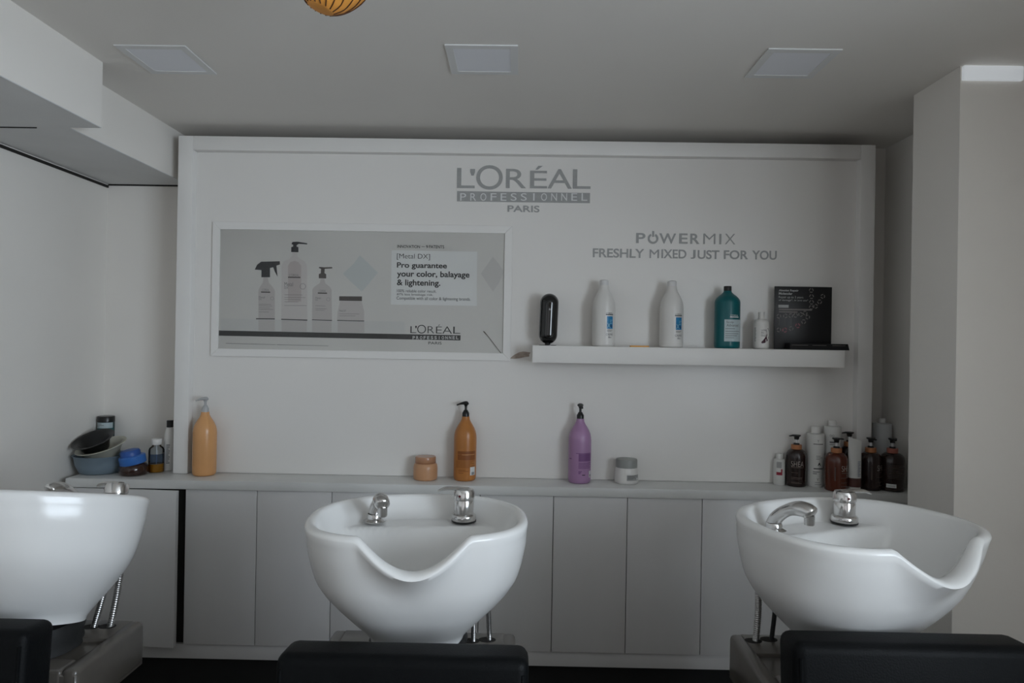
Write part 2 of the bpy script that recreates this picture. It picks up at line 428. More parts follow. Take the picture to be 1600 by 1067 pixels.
# small pump bottle
ink('printed_bottle', [(536, 512), (538, 360), (548, 345), (575, 328), (580, 305), (598, 305), (602, 328), (624, 345), (634, 360), (636, 514)], BT, 2)
ink('printed_pump', [(570, 303), (570, 282), (580, 278), (581, 256), (570, 252), (572, 246), (596, 248), (637, 247), (637, 254), (600, 256), (598, 277), (607, 283), (607, 304)], BR, 3)
ink('printed_base_line', [(536, 509), (636, 512), (636, 516), (536, 513)], SHN, 3)
# jar
ink('printed_jar', [(661, 514), (664, 470), (672, 440), (676, 416), (784, 418), (790, 440), (797, 470), (797, 517)], (0.59, 0.55, 0.54), 2)
ink('printed_lid', [(672, 393), (786, 394), (786, 417), (672, 415)], BR, 3)
ink('printed_base_line', [(662, 512), (797, 515), (797, 519), (662, 516)], SHN, 3)
for (cx, y, w) in ((304, 372, 46), (447, 298, 62), (588, 377, 46)):
    ink('printed_label_bar', [(cx-w/2, y-3), (cx+w/2, y-2), (cx+w/2, y+4), (cx-w/2, y+3)], BR, 4)
    ptext([("L'OREAL", cx-w*0.4, y-17, cx+w*0.4, y-5, 0)], LN, 4)
ptext([('Metal', 398, 323, 441, 343, 0), ('DX', 398, 344, 418, 356, 0), ('Metal', 270, 393, 300, 403, 0), ('DX', 270, 404, 284, 411, 0), ('Metal', 553, 397, 580, 406, 0), ('DX', 553, 408, 566, 415, 0), ('Metal DX', 673, 460, 706, 470, 0)], LN, 4)
for (cx, cy, r) in ((490, 344, 15), (336, 404, 9), (617, 408, 9)):
    NL[0] += 1
    b = bmesh.new(); q = PY(*Q4(cx, cy), PP-0.0005); rr = r/3.2/F*PAN
    bmesh.ops.create_circle(b, segments=24, radius=rr); inner = bmesh.ops.create_circle(b, segments=24, radius=rr*0.88)
    bmesh.ops.bridge_loops(b, edges=b.edges[:])
    bmesh.ops.transform(b, matrix=Matrix.Translation(q) @ Matrix.Rotation(PI/2, 4, 'X'), verts=b.verts)
    pw(b, 'printed_seal', mat('ink_222121', LN, 0.5), pr, smooth=0)
for x0, ys, ln in ((398, (385, 398, 408, 420, 438), (90, 105, 80, 70, 110)), (270, (432, 440, 450, 458, 470), (60, 66, 55, 70, 50)), (553, (440, 454, 462), (50, 55, 45)), (673, (480, 490), (100, 80))):
    for y, l in zip(ys, ln):
        ink('printed_text_line', [(x0, y), (x0+l, y+1), (x0+l, y+2.6), (x0, y+1.6)], LN, 4)
ink('printed_text_line', [(105, 627), (355, 634), (355, 636), (105, 629.5)], LN, 2)
ink('printed_text_line', [(360, 634), (618, 640), (618, 642), (360, 636.5)], LN, 2)
INK = (0.02, 0.02, 0.02)
ptext([('INNOVATION', 962, 137, 1076, 152, .012), ('\u2014', 1084, 144, 1100, 146, 0), ('9', 1106, 138, 1116, 153, .012), ('PATENTS', 1121, 138, 1197, 154, .012)], INK)
ptext([('[Metal DX]', 960, 181, 1126, 212, -0.008), ('Pro guarantee', 960, 225, 1211, 260, .022),
       ('your color, balayage', 960, 268, 1324, 306, .022), ('& lightening.', 960, 310, 1178, 349, .022),
       ('100% reliable color result.', 960, 360, 1158, 374, 0), ('87% less breakage risk.', 960, 379, 1142, 393, 0),
       ('Compatible with all color & lightening brands.', 958, 397, 1330, 417, 0)], INK)
ptext([('L', 1028, 543, 1058, 577, -.01), ("'", 1052, 541, 1060, 553, 0), ('O', 1062, 536, 1106, 579, -.012), ('R', 1114, 543, 1147, 578, -.012),
       ('\u00c9', 1156, 535, 1186, 579, -.012), ('A', 1188, 544, 1236, 580, -.012), ('L', 1242, 545, 1278, 580, -.01), ('PARIS', 1118, 620, 1184, 634, .005)], INK)
ink('printed_logo_bar', [(1028, 583), (1279, 588), (1278, 614), (1028, 609)], (0.045, 0.045, 0.045), 2)
ptext([(s, a, b, c, d, bo) for s, a, b, c, d, bo in spaced('PROFESSIONNEL', 1036, 1272, 592, 608, 0.66, 0.02, Q=lambda x, y: (x, y))], (0.7, 0.7, 0.69), 4)
# split running out of the lower right corner of the pane
pts = smooth_path([PY(*Q4(x, y), PAN-0.0052) for x, y in ((1394, 568), (1420, 598), (1452, 640), (1486, 684))], 4)
pw(tube(pts, [0.0016, 0.0018, 0.0016] + [0.0011]*(len(pts)-3), 6), 'crack', mat('crack_dark', (0.06, 0.05, 0.04), 0.8), po)
pw(box(X0+fw-0.001, X1-fw+0.001, PAN-0.0058, PAN-0.0050, Z0+fw-0.001, Z1-fw+0.001), 'glazing', clear_mat('clear_sheet', (0.96, 0.96, 0.95), 0.12), po)

# ------------------------------------------------------------------ floating shelf
SHF = 2.605
sa = PY(832, 554, SHF); sb = PY(1320, 560, SHF)
sz1 = (PY(832, 541, SHF).z + PY(1320, 546, SHF).z)/2; sz0 = (PY(832, 568, SHF).z + PY(1320, 573, SHF).z)/2
o = obj('floating_shelf', box(-(sb.x-sa.x)/2, (sb.x-sa.x)/2, SHF-PAN, -0.0025, sz0-sz1, 0, 0.0015), M_frame, loc=((sa.x+sb.x)/2, PAN, sz1))
tag(o, 'long white floating shelf mounted on the right of the panel', 'shelf')

# ------------------------------------------------------------------ counter and cabinets
XR = 1.53
o = obj('countertop', box(CL, XR-0.002, YC, YB-0.002, CT-0.034, CT, 0.002), M_counter)
tag(o, 'long pale worktop running along the back wall under the panel', 'worktop')
DF = 2.587; ZD0 = 0.212; ZD1 = CT-0.0335
edges = [PY(x, 900, DF).x for x in (287.5, 399.5, 516.5, 632, 748, 863, 978.5, 1095.5, 1212, 1328)] + [XR-0.004]
labs = ['pale grey cabinet left of the middle basin, beside the ajar door', 'pale grey cabinet directly behind the middle basin',
        'pale grey cabinet just right of the middle basin', 'pale grey cabinet just left of the right basin', 'pale grey cabinet behind the right basin, against the pillar']
for u in range(5):
    x0, x1, x2 = edges[2*u], edges[2*u+1], edges[2*u+2]
    t = thing('base_cabinet', labs[u], 'cabinet', ((x0+x2)/2, DF, 0.152), 0, 'row of grey base cabinets')
    ox = (x0+x2)/2
    b = box(x0-ox+0.001, x2-ox-0.001, 0.02, YB-DF-0.004, ZD0-0.152-0.002, ZD1-0.152-0.001)
    obj('body', b, M_gap, t, smooth=0)
    for a, c in ((x0, x1), (x1, x2)):
        obj('door', box(a-ox+0.0013, c-ox-0.0013, 0, 0.018, ZD0-0.152, ZD1-0.152-0.0012, 0.0012), M_door, t, loc=(0, 0, 0))
# left cabinet with its door standing ajar
t = thing('base_cabinet', 'pale grey cabinet behind the left basin with its door ajar', 'cabinet', (CL+0.002, DF, 0.152), 0, 'row of grey base cabinets')
xw = edges[0]-CL-0.004
obj('body', box(0.002, xw, 0.02, YB-DF-0.004, ZD0-0.152-0.002, ZD1-0.152-0.001), M_gap, t, smooth=0)
obj('door', box(0, xw-0.024, -0.018, 0, ZD0-0.152, ZD1-0.152-0.003, 0.0015), M_door, t, mtx=Matrix.Translation((0.012, 0.014, 0)) @ Matrix.Rotation(math.radians(-4.5), 4, 'Z'))
o = obj('cabinet_plinth', box(CL+0.003, XR-0.003, DF+0.012, DF+0.03, 0.152, ZD0-0.004, 0.001), M_door)
tag(o, 'long pale grey rail under the row of cabinet doors', 'plinth')
o = obj('toe_kick', box(CL+0.003, XR-0.003, DF+0.04, DF+0.055, 0.0, 0.1515), M_black)
tag(o, 'black recessed toe kick under the pale cabinets', 'toe kick')

# ------------------------------------------------------------------ shampoo basins
RIM = 0.972
def basin_mesh():
    """rim centre at the origin, front (neck notch) towards -Y"""
    N = 160; H = 0.285; fx, fy = 0.112, 0.105; fyo = 0.03
    tab = [(0, 1.0), (0.05, 0.985), (0.175, 0.975), (0.35, 0.915), (0.48, 0.845), (0.60, 0.71), (0.72, 0.52), (0.84, 0.30), (0.93, 0.12), (1.0, 0.0)]
    rows = []
    def outline(a):
        # a = 0 at the front, counter-clockwise seen from above
        s, c = math.sin(a), -math.cos(a)
        n = 2.25 if c > 0 else 2.7
        bb = 0.222 if c > 0 else 0.212
        k = (abs(s/0.256)**n + abs(c/bb)**n)**(-1/n)
        return Vector((s*k, c*k, 0))
    outs = [outline(2*PI*i/N) for i in range(N)]
    dips = []
    for p in outs:
        d = 0.0
        if p.y < 0 and abs(p.x) < 0.118: d = math.cos(PI/2*abs(p.x)/0.118)**0.95
        dips.append(d)
    zr = [-0.068*d for d in dips]
    top = []
    norm = []
    for i in range(N):
        t = outs[(i+1) % N]-outs[i-1]; norm.append(Vector((t.y, -t.x, 0)).normalized())
    # outside, from foot up to the rim
    K = 18
    foot = [Vector((fx*p.x/0.256, fyo + fy*p.y/0.22, 0)) for p in outs]
    rows.append([Vector((f.x*0.9, fyo+(f.y-fyo)*0.9, -H-0.012)) for f in foot])
    rows.append([Vector((f.x*0.98, fyo+(f.y-fyo)*0.98, -H-0.011)) for f in foot])
    for k in range(K, -1, -1):
        u = k/K; R = []
        for i in range(N):
            front = sstep(0.02, 0.16, -outs[i].y)
            z0 = zr[i]-0.012
            z = z0 + (-H-z0)*u; sv = (-z-0.012)/(H-0.012)
            fr = interp(tab, sv)
            fr = fr*(1-0.34*front) + (1-sv)*0.34*front
            q = foot[i].lerp(outs[i], fr) + norm[i]*(0.040*dips[i]*max(0, 1-2.6*u)**2)
            q.z = z
            R.append(q)
        rows.append(R)
    top = rows[-1]
    # rolled rim
    th = 0.026
    for j in range(1, 8):
        a = PI*j/8
        R = []
        for i in range(N):
            w = th*(1+0.8*dips[i])
            q = top[i] - norm[i]*(w*(1-math.cos(a))/2)
            q.z = zr[i] - 0.012 + 0.012*math.sin(a)
            R.append(q)
        rows.append(R)
    # inside
    J = 20
    cen = Vector((0, -0.02, 0))
    for j in range(J+1):
        t = 1 - j/J*0.96
        R = []
        for i in range(N):
            edge = top[i] - norm[i]*(th*(1.02+0.8*dips[i])); edge.z = 0
            q = cen.lerp(edge, t)
            zb = -0.185*(1-t**2.6) + zr[i]*t**7
            deck = -0.043*sstep(1.0, 0.90, t)
            w = sstep(0.055, 0.085, q.y)
            zz = zb + (max(zb, deck) - zb)*w
            zz -= 0.013
            q.z = zz
            R.append(q)
        rows.append(R)
    b = bmesh.new()
    vr = [[b.verts.new(q) for q in R] for R in rows]
    for A, B in zip(vr, vr[1:]):
        for i in range(N):
            j = (i+1) % N; b.faces.new((A[i], A[j], B[j], B[i]))
    b.faces.new(vr[0]); b.faces.new(vr[-1])
    return b
def hose(p0, p1, r, mid=None):
    pts = smooth_path([p0] + ([mid] if mid else []) + [p1], 40)
    return tube(pts, [r*(1.0 if i % 2 else 0.86) for i in range(len(pts))], 10)
def shampoo_unit(label, cx, cy, rz, tiltx, lever_a, hoses, basin_off=(0, 0), dz=0.0, sc=1.0):
    t = thing('shampoo_basin', label, 'basin', (cx, cy, 0), 0, 'white salon shampoo basins')
    PT = 0.635
    b = box(-0.231, 0.231, -0.135, 0.139, PT-0.115, PT-0.012, 0.003, 1)
    obj('pedestal', b, M_ped, t)
    obj('column', box(-0.19, 0.19, -0.11, 0.12, 0.0, PT-0.114, 0.03, 3), M_blackp, t)
    for s in (-1, 1):
        obj('side_rail', box(s*0.233, s*0.196, -0.136, 0.14, PT-0.113, PT, 0.012, 3), M_ped, t)
    obj('front_rail', box(-0.197, 0.197, -0.137, -0.075, PT-0.06, PT-0.002, 0.008, 3), M_ped, t)
    obj('top_plate', box(-0.205, 0.205, 0.03, 0.1405, PT-0.06, PT-0.0015, 0.004, 2), M_ped, t)
    obj('collar', lathe([(0.10, PT-0.014), (0.118, PT-0.01), (0.112, PT+0.012), (0.118, PT+0.03), (0.110, RIM-0.285)], 32), M_rubber, t, loc=(basin_off[0], basin_off[1]+0.03, 0))
    T = Matrix.Translation((basin_off[0], basin_off[1], RIM+dz-0.26)) @ Matrix.Rotation(tiltx, 4, 'X') @ Matrix.Rotation(rz, 4, 'Z') @ Matrix.Translation((0, 0, 0.26)) @ Matrix.Diagonal((sc, sc, 1, 1))
    bs = obj('bowl', basin_mesh(), M_ceramic, t, mtx=T, smooth=70)
    dr = obj('drain', lathe([(0, -0.196), (0.02, -0.196), (0.024, -0.193), (0.026, -0.199)], 24, cap=False), M_chrome, bs, loc=(0, -0.02, 0.002))
    # mixer tap on the rear deck
    Tm = T @ Matrix.Translation((0.107, 0.128, -0.050))
    mx = obj('mixer_tap', lathe([(0.030, 0.0), (0.031, 0.002), (0.031, 0.014), (0.0285, 0.017), (0.0245, 0.019), (0.0255, 0.05), (0.0245, 0.052), (0.0245, 0.054), (0.0265, 0.056), (0.0265, 0.072), (0.023, 0.080), (0.012, 0.083), (0, 0.083)], 32), M_chrome, t, mtx=Tm)
    lv = tube(smooth_path([(0.012, 0, 0.079), (-0.02, 0, 0.081), (-0.05, 0, 0.080), (-0.068, 0, 0.073)], 5), [0.012]*6 + [0.0105]*5 + [0.009, 0.008, 0.007, 0.006, 0.004], 12, flat=0.45)
    obj('lever', lv, M_chrome, mx, mtx=Matrix.Rotation(lever_a, 4, 'Z'))
    obj('gasket', lathe([(0.0315, -0.002), (0.0318, 0.001), (0.030, 0.0012)], 32), M_blackp, mx)
    a = lever_a
    obj('indicator_dot', lathe([(0.0, 0.0005), (0.0032, 0.0), (0.0036, -0.001)], 12), mat('indicator_red', (0.10, 0.012, 0.015), 0.4), mx,
        mtx=Matrix.Translation((-0.012, -0.0242, 0.066)) @ Matrix.Rotation(0.45, 4, 'Z').inverted() @ Matrix.Rotation(PI/2, 4, 'X'))
    # pull-out spray
    Ts = T @ Matrix.Translation((-0.118, 0.120, -0.050))
    sp = obj('spray_flange', lathe([(0.027, 0), (0.028, 0.003), (0.019, 0.008), (0.0185, 0.018), (0.017, 0.020), (0.017, 0.012)], 28), M_chrome, t, mtx=Ts)
    pts = smooth_path([(0.0, 0.004, 0.012), (0.003, -0.006, 0.034), (0.010, -0.026, 0.054), (0.018, -0.052, 0.066), (0.025, -0.074, 0.066), (0.029, -0.088, 0.058)], 6)
    rr = [0.0165 + (0.0145-0.0165)*i/12 if i < 12 else 0.0145 + 0.004*sstep(12, 20, i) for i in range(len(pts))]
    rr[-1] = 0.008; rr[-2] = 0.013; rr[-3] = 0.0165
    hd = obj('spray_arm', tube(pts, rr, 20), M_chrome, t, mtx=Ts)
    obj('nozzle', lathe([(0.0, 0.0), (0.0105, 0.0), (0.0115, 0.004), (0.0115, 0.022)], 20), M_chrome, hd, mtx=Matrix.Translation((0.028, -0.078, 0.032)))
    for (x, y, x1, y1, z1, r, m) in hoses:
        obj('hose_hole_disc', lathe([(0, PT-0.0008), (0.022, PT-0.0008), (0.022, PT-0.004)], 20, sy=0.7), M_gap, t, loc=(x-0.006, y, 0))  # flat dark disc drawn for the shade inside the hose hole
        obj('hose', hose((x, y, PT-0.01), (x1, y1, z1), r, ((x+x1)/2+0.004, (y+y1)/2, (PT+z1)/2)), m, t)
    return t
shampoo_unit('white ceramic shampoo basin in the middle, neck notch facing forward', -0.230, 1.615, math.radians(5), 0, math.radians(-8),
             [(0.168, 0.098, 0.150, 0.09, 0.80, 0.0065, M_hose), (0.128, 0.09, 0.120, 0.06, 0.76, 0.0065, M_hose)])
shampoo_unit('white ceramic shampoo basin at right, turned towards the pillar', 0.79, 1.64, math.radians(22), 0, math.radians(165),
             [(-0.178, 0.10, -0.178, 0.09, 0.80, 0.0085, M_hose), (-0.135, 0.11, -0.130, 0.10, 0.78, 0.006, M_rubber)], basin_off=(0.02, 0), sc=1.08)
shampoo_unit('white ceramic shampoo basin cut off by the left picture edge', -1.205, 1.645, math.radians(-42), math.radians(-15), math.radians(20),
             [(0.125, 0.095, 0.165, 0.10, 0.80, 0.008, M_hose), (0.165, 0.10, 0.19, 0.11, 0.82, 0.0085, M_hose)], dz=0.022, basin_off=(0.028, -0.03), sc=1.03)

# ------------------------------------------------------------------ reclining chairs in front of the basins
def chair(label, cx, cy, zt):
    t = thing('shampoo_chair', label, 'chair', (cx, cy, 0), 0, 'black salon chairs')
    w = 0.245
    M = Matrix.Translation((0, 0.05, zt-0.27)) @ Matrix.Rotation(math.radians(-5), 4, 'X')
    bk = obj('backrest', box(-w, w, -0.05, 0.05, -0.27, 0.27, 0.022, 4), M_leather, t, mtx=M)
    for s in (-1, 1):
        e = 0.004
        pts = [(s*(w-0.012), -0.046, z) for z in (-0.25, 0, 0.24)]
        obj('piping', tube(pts, 0.004, 8), M_leather, bk)
    obj('seat', box(-w, w, -0.50, 0.03, 0.30, 0.43, 0.03, 4), M_leather, t)
    for s in (-1, 1):
        obj('armrest', box(s*(w+0.005), s*(w+0.065), -0.48, 0.0, 0.56, 0.60, 0.015, 3), M_leather, t)
        obj('arm_support', box(s*(w+0.02), s*(w+0.05), -0.40, -0.08, 0.05, 0.56, 0.008), M_blackp, t)
    obj('base', box(-0.2, 0.2, -0.42, 0.0, 0.0, 0.30, 0.02), M_blackp, t)
    return t
chair('black leather chair in front of the middle basin', -0.216, 1.285, 0.769)
chair('black leather chair in front of the right basin', 0.806, 1.345, 0.786)
chair('black leather chair at the lower left corner, below the left basin', -1.232, 1.345, 0.776)

# ------------------------------------------------------------------ bottles
def base_at(px, py, r, Z=CT):
    q = PZ(px, py, Z); Y = min(q.y + r, PAN - r - 0.003) if 300 < px < 1340 else q.y + r
    return Vector((PY(px, py, Y).x, Y, Z + 0.0004))
def pump_head(t, z, m, ang, ln=0.036, style='nib'):
    """long-nosed pump head pointing along +X before turning by ang"""
    if style == 'flat':
        b = lathe([(0.0085, z-0.014), (0.010, z-0.004), (0.0155, z), (0.0155, z+0.004), (0, z+0.004)], 20)
        merge(b, tube([(0, 0, z+0.001), (ln*0.6, 0, z+0.001), (ln, 0, z-0.001)], [0.007, 0.006, 0.0045], 10, flat=0.5))
    else:
        pts = smooth_path([(-0.011, 0, z+0.002), (-0.004, 0, z+0.006), (0.006, 0, z+0.0065), (0.02, 0, z+0.004), (ln, 0, z-0.002)], 4)
        n = len(pts)
        rr = [0.004 + 0.0085*sstep(0, 0.3, i/(n-1)) - 0.008*sstep(0.3, 1.0, i/(n-1)) for i in range(n)]
        b = tube(pts, rr, 14, flat=0.62)
        merge(b, lathe([(0.0055, z-0.006), (0.009, z+0.002), (0.006, z+0.006)], 16))
    return obj('pump_head', b, m, t, mtx=Matrix.Rotation(ang, 4, 'Z'))
def bars(r, a0, a1, zs, h, frac=None):
    b = bmesh.new()
    for i, z in enumerate(zs):
        e = a1 if not frac else a0 + (a1-a0)*frac[i % len(frac)]
        cyl_patch(r, a0, e, z, z+h, 8, bm=b)
    return b
def tall_pump(name, label, px, py, m, mp, ang, prints, s=1.0, group=None):
    r = 0.0445*s
    t = thing(name, label, 'bottle', base_at(px, py, r), 0, group)
    prof = [(0.0, 0.0), (0.036, 0.0), (0.041, 0.003), (0.0435, 0.009), (0.0445, 0.02), (0.0445, 0.165), (0.0435, 0.178), (0.0405, 0.192), (0.035, 0.205), (0.028, 0.217), (0.021, 0.228), (0.0162, 0.238), (0.0148, 0.249)]
    obj('body', lathe([(a*s, z*s) for a, z in prof], 40), m, t, smooth=50)
    z = 0.249*s
    obj('pump_collar', lathe([(0.0140*s, z), (0.0142*s, z+0.013*s), (0.0125*s, z+0.016*s), (0.008*s, z+0.024*s), (0.007*s, z+0.026*s)], 24), mp, t)
    obj('pump_stem', lathe([(0.0048*s, z+0.02*s), (0.0048*s, z+0.047*s)], 14), mp, t)
    pump_head(t, z+0.046*s, mp, ang)
    if prints: prints(t, r)
    return t
M_peach = mat('peach_gold_plastic', (0.70, 0.36, 0.15), 0.26, noise=0.03, nscale=20)
M_amber = mat('orange_gold_plastic', (0.46, 0.18, 0.045), 0.3, noise=0.04, nscale=20)
M_lilac = mat('lilac_plastic', (0.40, 0.23, 0.40), 0.3, noise=0.03, nscale=20)
M_greyp = mat('silver_grey_plastic', (0.45, 0.45, 0.45), 0.35)
M_brownink = mat('brown_print', (0.26, 0.085, 0.02), 0.5)
M_brownink2 = mat('pale_brown_print', (0.62, 0.34, 0.14), 0.5)
M_purpleink = mat('purple_print', (0.20, 0.085, 0.22), 0.5)
M_paper = mat('paper_label', (0.78, 0.78, 0.76), 0.6)
M_greyink = mat('grey_print', (0.16, 0.16, 0.16), 0.5)
def pr_peach(t, r): pass
def pr_amber(t, r):
    R = r+0.0003
    obj('printed_block', cyl_patch(R, -0.62, 1.15, 0.106, 0.118), M_brownink, t)
    obj('printed_block', cyl_patch(R, -0.62, 1.15, 0.083, 0.105), M_brownink, t)
    obj('printed_line', bars(R+0.0003, -0.2, 1.0, [0.1035], 0.0018), M_brownink2, t)
    obj('printed_text', bars(R, -0.75, 1.1, [0.078-0.0048*i for i in range(6)], 0.0022, (1, .8, .95, .7)), M_brownink, t)
    obj('printed_text', bars(R, -0.5, 0.4, [0.044, 0.039, 0.032], 0.0024, (.7, 1, .5)), M_brownink, t)
    lb = obj('barcode_label', cyl_patch(R, 0.55, 1.1, 0.024, 0.056), M_paper, t)
    obj('barcode', bars(R+0.0003, 0.68, 1.0, [0.026+0.0022*i for i in range(5)], 0.0014), M_ink, lb)
def pr_lilac(t, r):
    R = r+0.0003
    obj('printed_block', cyl_patch(R, -0.18, 1.1, 0.088, 0.117), M_purpleink, t)
    obj('printed_text', bars(R, -0.42, 1.1, [0.1175], 0.0025), M_purpleink, t)
    obj('printed_text', bars(R, -0.18, 1.1, [0.081-0.0042*i for i in range(6)], 0.0024, (1, .92, 1, .85)), M_purpleink, t)
    obj('printed_text', bars(R, -0.18, 0.12, [0.048, 0.044, 0.040], 0.003, (1, .8, .6)), M_purpleink, t)
    obj('printed_text', bars(R, 0.15, 0.42, [0.034], 0.003), M_ink, t)
    lb = obj('barcode_label', cyl_patch(R, 0.86, 1.2, 0.024, 0.05), M_paper, t)
    obj('barcode', bars(R+0.0003, 0.95, 1.15, [0.027+0.0024*i for i in range(4)], 0.0015), M_ink, lb)
    obj('printed_text', bars(R, -1.15, -0.85, [0.094], 0.004), M_purpleink, t)
tall_pump('pump_bottle', 'peach gold pump bottle with silver pump at the left end of the panel', 319, 743, M_peach, M_greyp, math.radians(200), pr_peach, 1.0, 'tall pump bottles')
tall_pump('pump_bottle', 'dark orange printed bottle with black pump beside the peach jar', 726, 752, M_amber, M_blackp, PI, pr_amber, 1.0, 'tall pump bottles')
tall_pump('pump_bottle', 'lilac purple bottle with black pump on the counter', 905, 757, M_lilac, M_blackp, -PI/2+0.1, pr_lilac, 1.0, 'tall pump bottles')

# jars
t = thing('cosmetic_jar', 'small peach jar standing beside the dark orange bottle', 'jar', base_at(664.5, 751, 0.047))
obj('body', lathe([(0, 0), (0.042, 0), (0.0465, 0.004), (0.0475, 0.012), (0.0475, 0.045), (0.0455, 0.058), (0.041, 0.064)], 40), mat('pale_peach_plastic', (0.56, 0.30, 0.16), 0.3), t, smooth=50)
lid = obj('lid', lathe([(0.0395, 0.064), (0.0405, 0.066), (0.0405, 0.086), (0.039, 0.090), (0, 0.091)], 40), mat('peach_lid', (0.58, 0.30, 0.17), 0.18, trans=0.25), t)
obj('seam', lathe([(0.0408, 0.0668), (0.0412, 0.0674), (0.0408, 0.068)], 40, cap=False), M_brownink, lid)
t = thing('cosmetic_jar', 'white jar with grey screw lid to the right of the lilac bottle', 'jar', base_at(978.5, 757, 0.046))
obj('body', lathe([(0, 0), (0.041, 0), (0.0455, 0.004), (0.0465, 0.012), (0.0465, 0.036), (0.045, 0.050), (0.0415, 0.062)], 40), M_white, t, smooth=50)
lid = obj('lid', lathe([(0.0405, 0.061), (0.0415, 0.062), (0.0415, 0.090), (0.040, 0.094), (0, 0.095)], 40), mat('grey_lid', (0.30, 0.31, 0.29), 0.4), t)
lb = obj('label', cyl_patch(0.0469, -0.12, 1.05, 0.016, 0.038), mat('silver_label', (0.36, 0.36, 0.35), 0.45), t)
obj('printed_text', bars(0.0472, -0.06, 0.75, [0.033, 0.029, 0.025, 0.021], 0.0022, (1, .8, .95, .6)), M_greyink, lb)
obj('seal_mark', cyl_patch(0.0472, 0.8, 0.98, 0.018, 0.026), M_paper, lb)

# -- shelf items -----------------------------------------------------
SZ = sz1 + 0.0004
def shelf_at(px, Y): 
    q = PY(px, 544, Y); return Vector((q.x, Y, SZ))
t = thing('capsule_device', 'glossy black capsule device standing on the left end of the shelf', 'device', shelf_at(855.5, 2.66))
cap = []
R_ = 0.0362; HH = 0.196
for i in range(13):
    a = -PI/2 + PI/2*i/12; cap.append((R_*math.cos(a), R_ + R_*math.sin(a)))
for i in range(13):
    a = PI/2*i/12; cap.append((R_*math.cos(a), HH-R_ + R_*math.sin(a)))
tl = Matrix.Translation((0, 0, 0.006)) @ Matrix.Rotation(math.radians(1.6), 4, 'Y')
bd = obj('body', lathe([(max(r, 0), z) for r, z in cap], 40), M_gblack, t, mtx=tl, smooth=60)
obj('foot_disc', lathe([(0, 0), (0.034, 0), (0.034, 0.002), (0.012, 0.004), (0.009, 0.012), (0, 0.012)], 36), M_gblack, t)
b = bmesh.new()
for s in (-1, 1):
    pts = []
    for i in range(25):
        a = 2*PI*i/24; x = 0.016*math.cos(a); z = 0.095 + (0.055*(1 if math.sin(a) > 0 else -1) + 0.016*math.sin(a))
        pts.append((x, -math.sqrt(max(R_*R_ - x*x, 0))-0.0002, z))
obj('recess_line', tube(pts, 0.0012, 6), M_blackp, bd)
obj('button', lathe([(0, 0.0015), (0.003, 0.001), (0.0035, -0.001)], 14), M_greyp, bd, mtx=Matrix.Translation((0.001, -R_-0.0002, 0.133)) @ Matrix.Rotation(PI/2, 4, 'X'))

M_blue = mat('blue_label', (0.015, 0.20, 0.42), 0.3, noise=0.3, nscale=60)
def developer(label, px, wide=1.0):
    t = thing('developer_bottle', label, 'bottle', shelf_at(px, 2.668), 0, 'white developer bottles')
    prof = [(0, 0), (0.039, 0), (0.043, 0.003), (0.0445, 0.01), (0.0448, 0.14), (0.0445, 0.155), (0.042, 0.172), (0.036, 0.19), (0.028, 0.206), (0.0215, 0.218), (0.0195, 0.228), (0.0185, 0.238)]
    obj('body', lathe([(r*wide, z) for r, z in prof], 40), M_white, t, smooth=50)
    obj('cap', lathe([(0.0165, 0.238), (0.0175, 0.239), (0.0175, 0.256), (0.014, 0.259), (0.006, 0.2605), (0, 0.2605)], 24), mat('milky_cap', (0.70, 0.69, 0.68), 0.35), t)
    R = 0.0448*wide + 0.0004; a = 0.42
    lb = obj('label', cyl_patch(R, a-0.27, a+0.33, 0.068, 0.116), M_blue, t)
    obj('label_print', bars(R+0.0003, a+0.02, a+0.30, [0.100, 0.094, 0.088], 0.002, (.9, .6, .8)), mat('pale_blue_print', (0.30, 0.55, 0.68), 0.4), lb)
    obj('label_print', cyl_text('X', R+0.0003, a-0.08, 0.081, 0.014, 0.018), mat('pale_blue_print', (0.30, 0.55, 0.68), 0.4), lb)
    obj('label_print', cyl_text('o', R+0.0003, a+0.18, 0.078, 0.007, 0.010, 0.05), mat('navy_print', (0.01, 0.03, 0.09), 0.4), lb)
    obj('logo_bar', cyl_patch(R, a-0.36, a+0.36, 0.1205, 0.1238), M_ink, t)
    obj('logo_lettering', cyl_text("L'OREAL", R, a, 0.1278, 0.030, 0.0062), M_ink, t)
    obj('printed_text', bars(R, a-0.25, a+0.3, [0.062, 0.058], 0.0016, (1, .8)), M_greyink, t)
    obj('printed_text', cyl_text('CREME', R, a, 0.046, 0.030, 0.008), M_greyink, t)
    obj('printed_text', bars(R, a-0.12, a+0.2, [0.036, 0.033], 0.0018, (.6, 1)), M_greyink, t)
developer('white bottle with blue label nearest the black capsule on the shelf', 942.5)
developer('white bottle with blue label next to the teal bottle on the shelf', 1048.5, 1.02)
q = shelf_at(999, 2.63)
o = obj('plastic_strip', box(-0.036, 0.036, -0.011, 0.011, 0, 0.005, 0.001), mat('orange_plastic', (0.78, 0.36, 0.05), 0.45), loc=q)
tag(o, 'small flat orange strip lying on the shelf between the white bottles', 'strip')

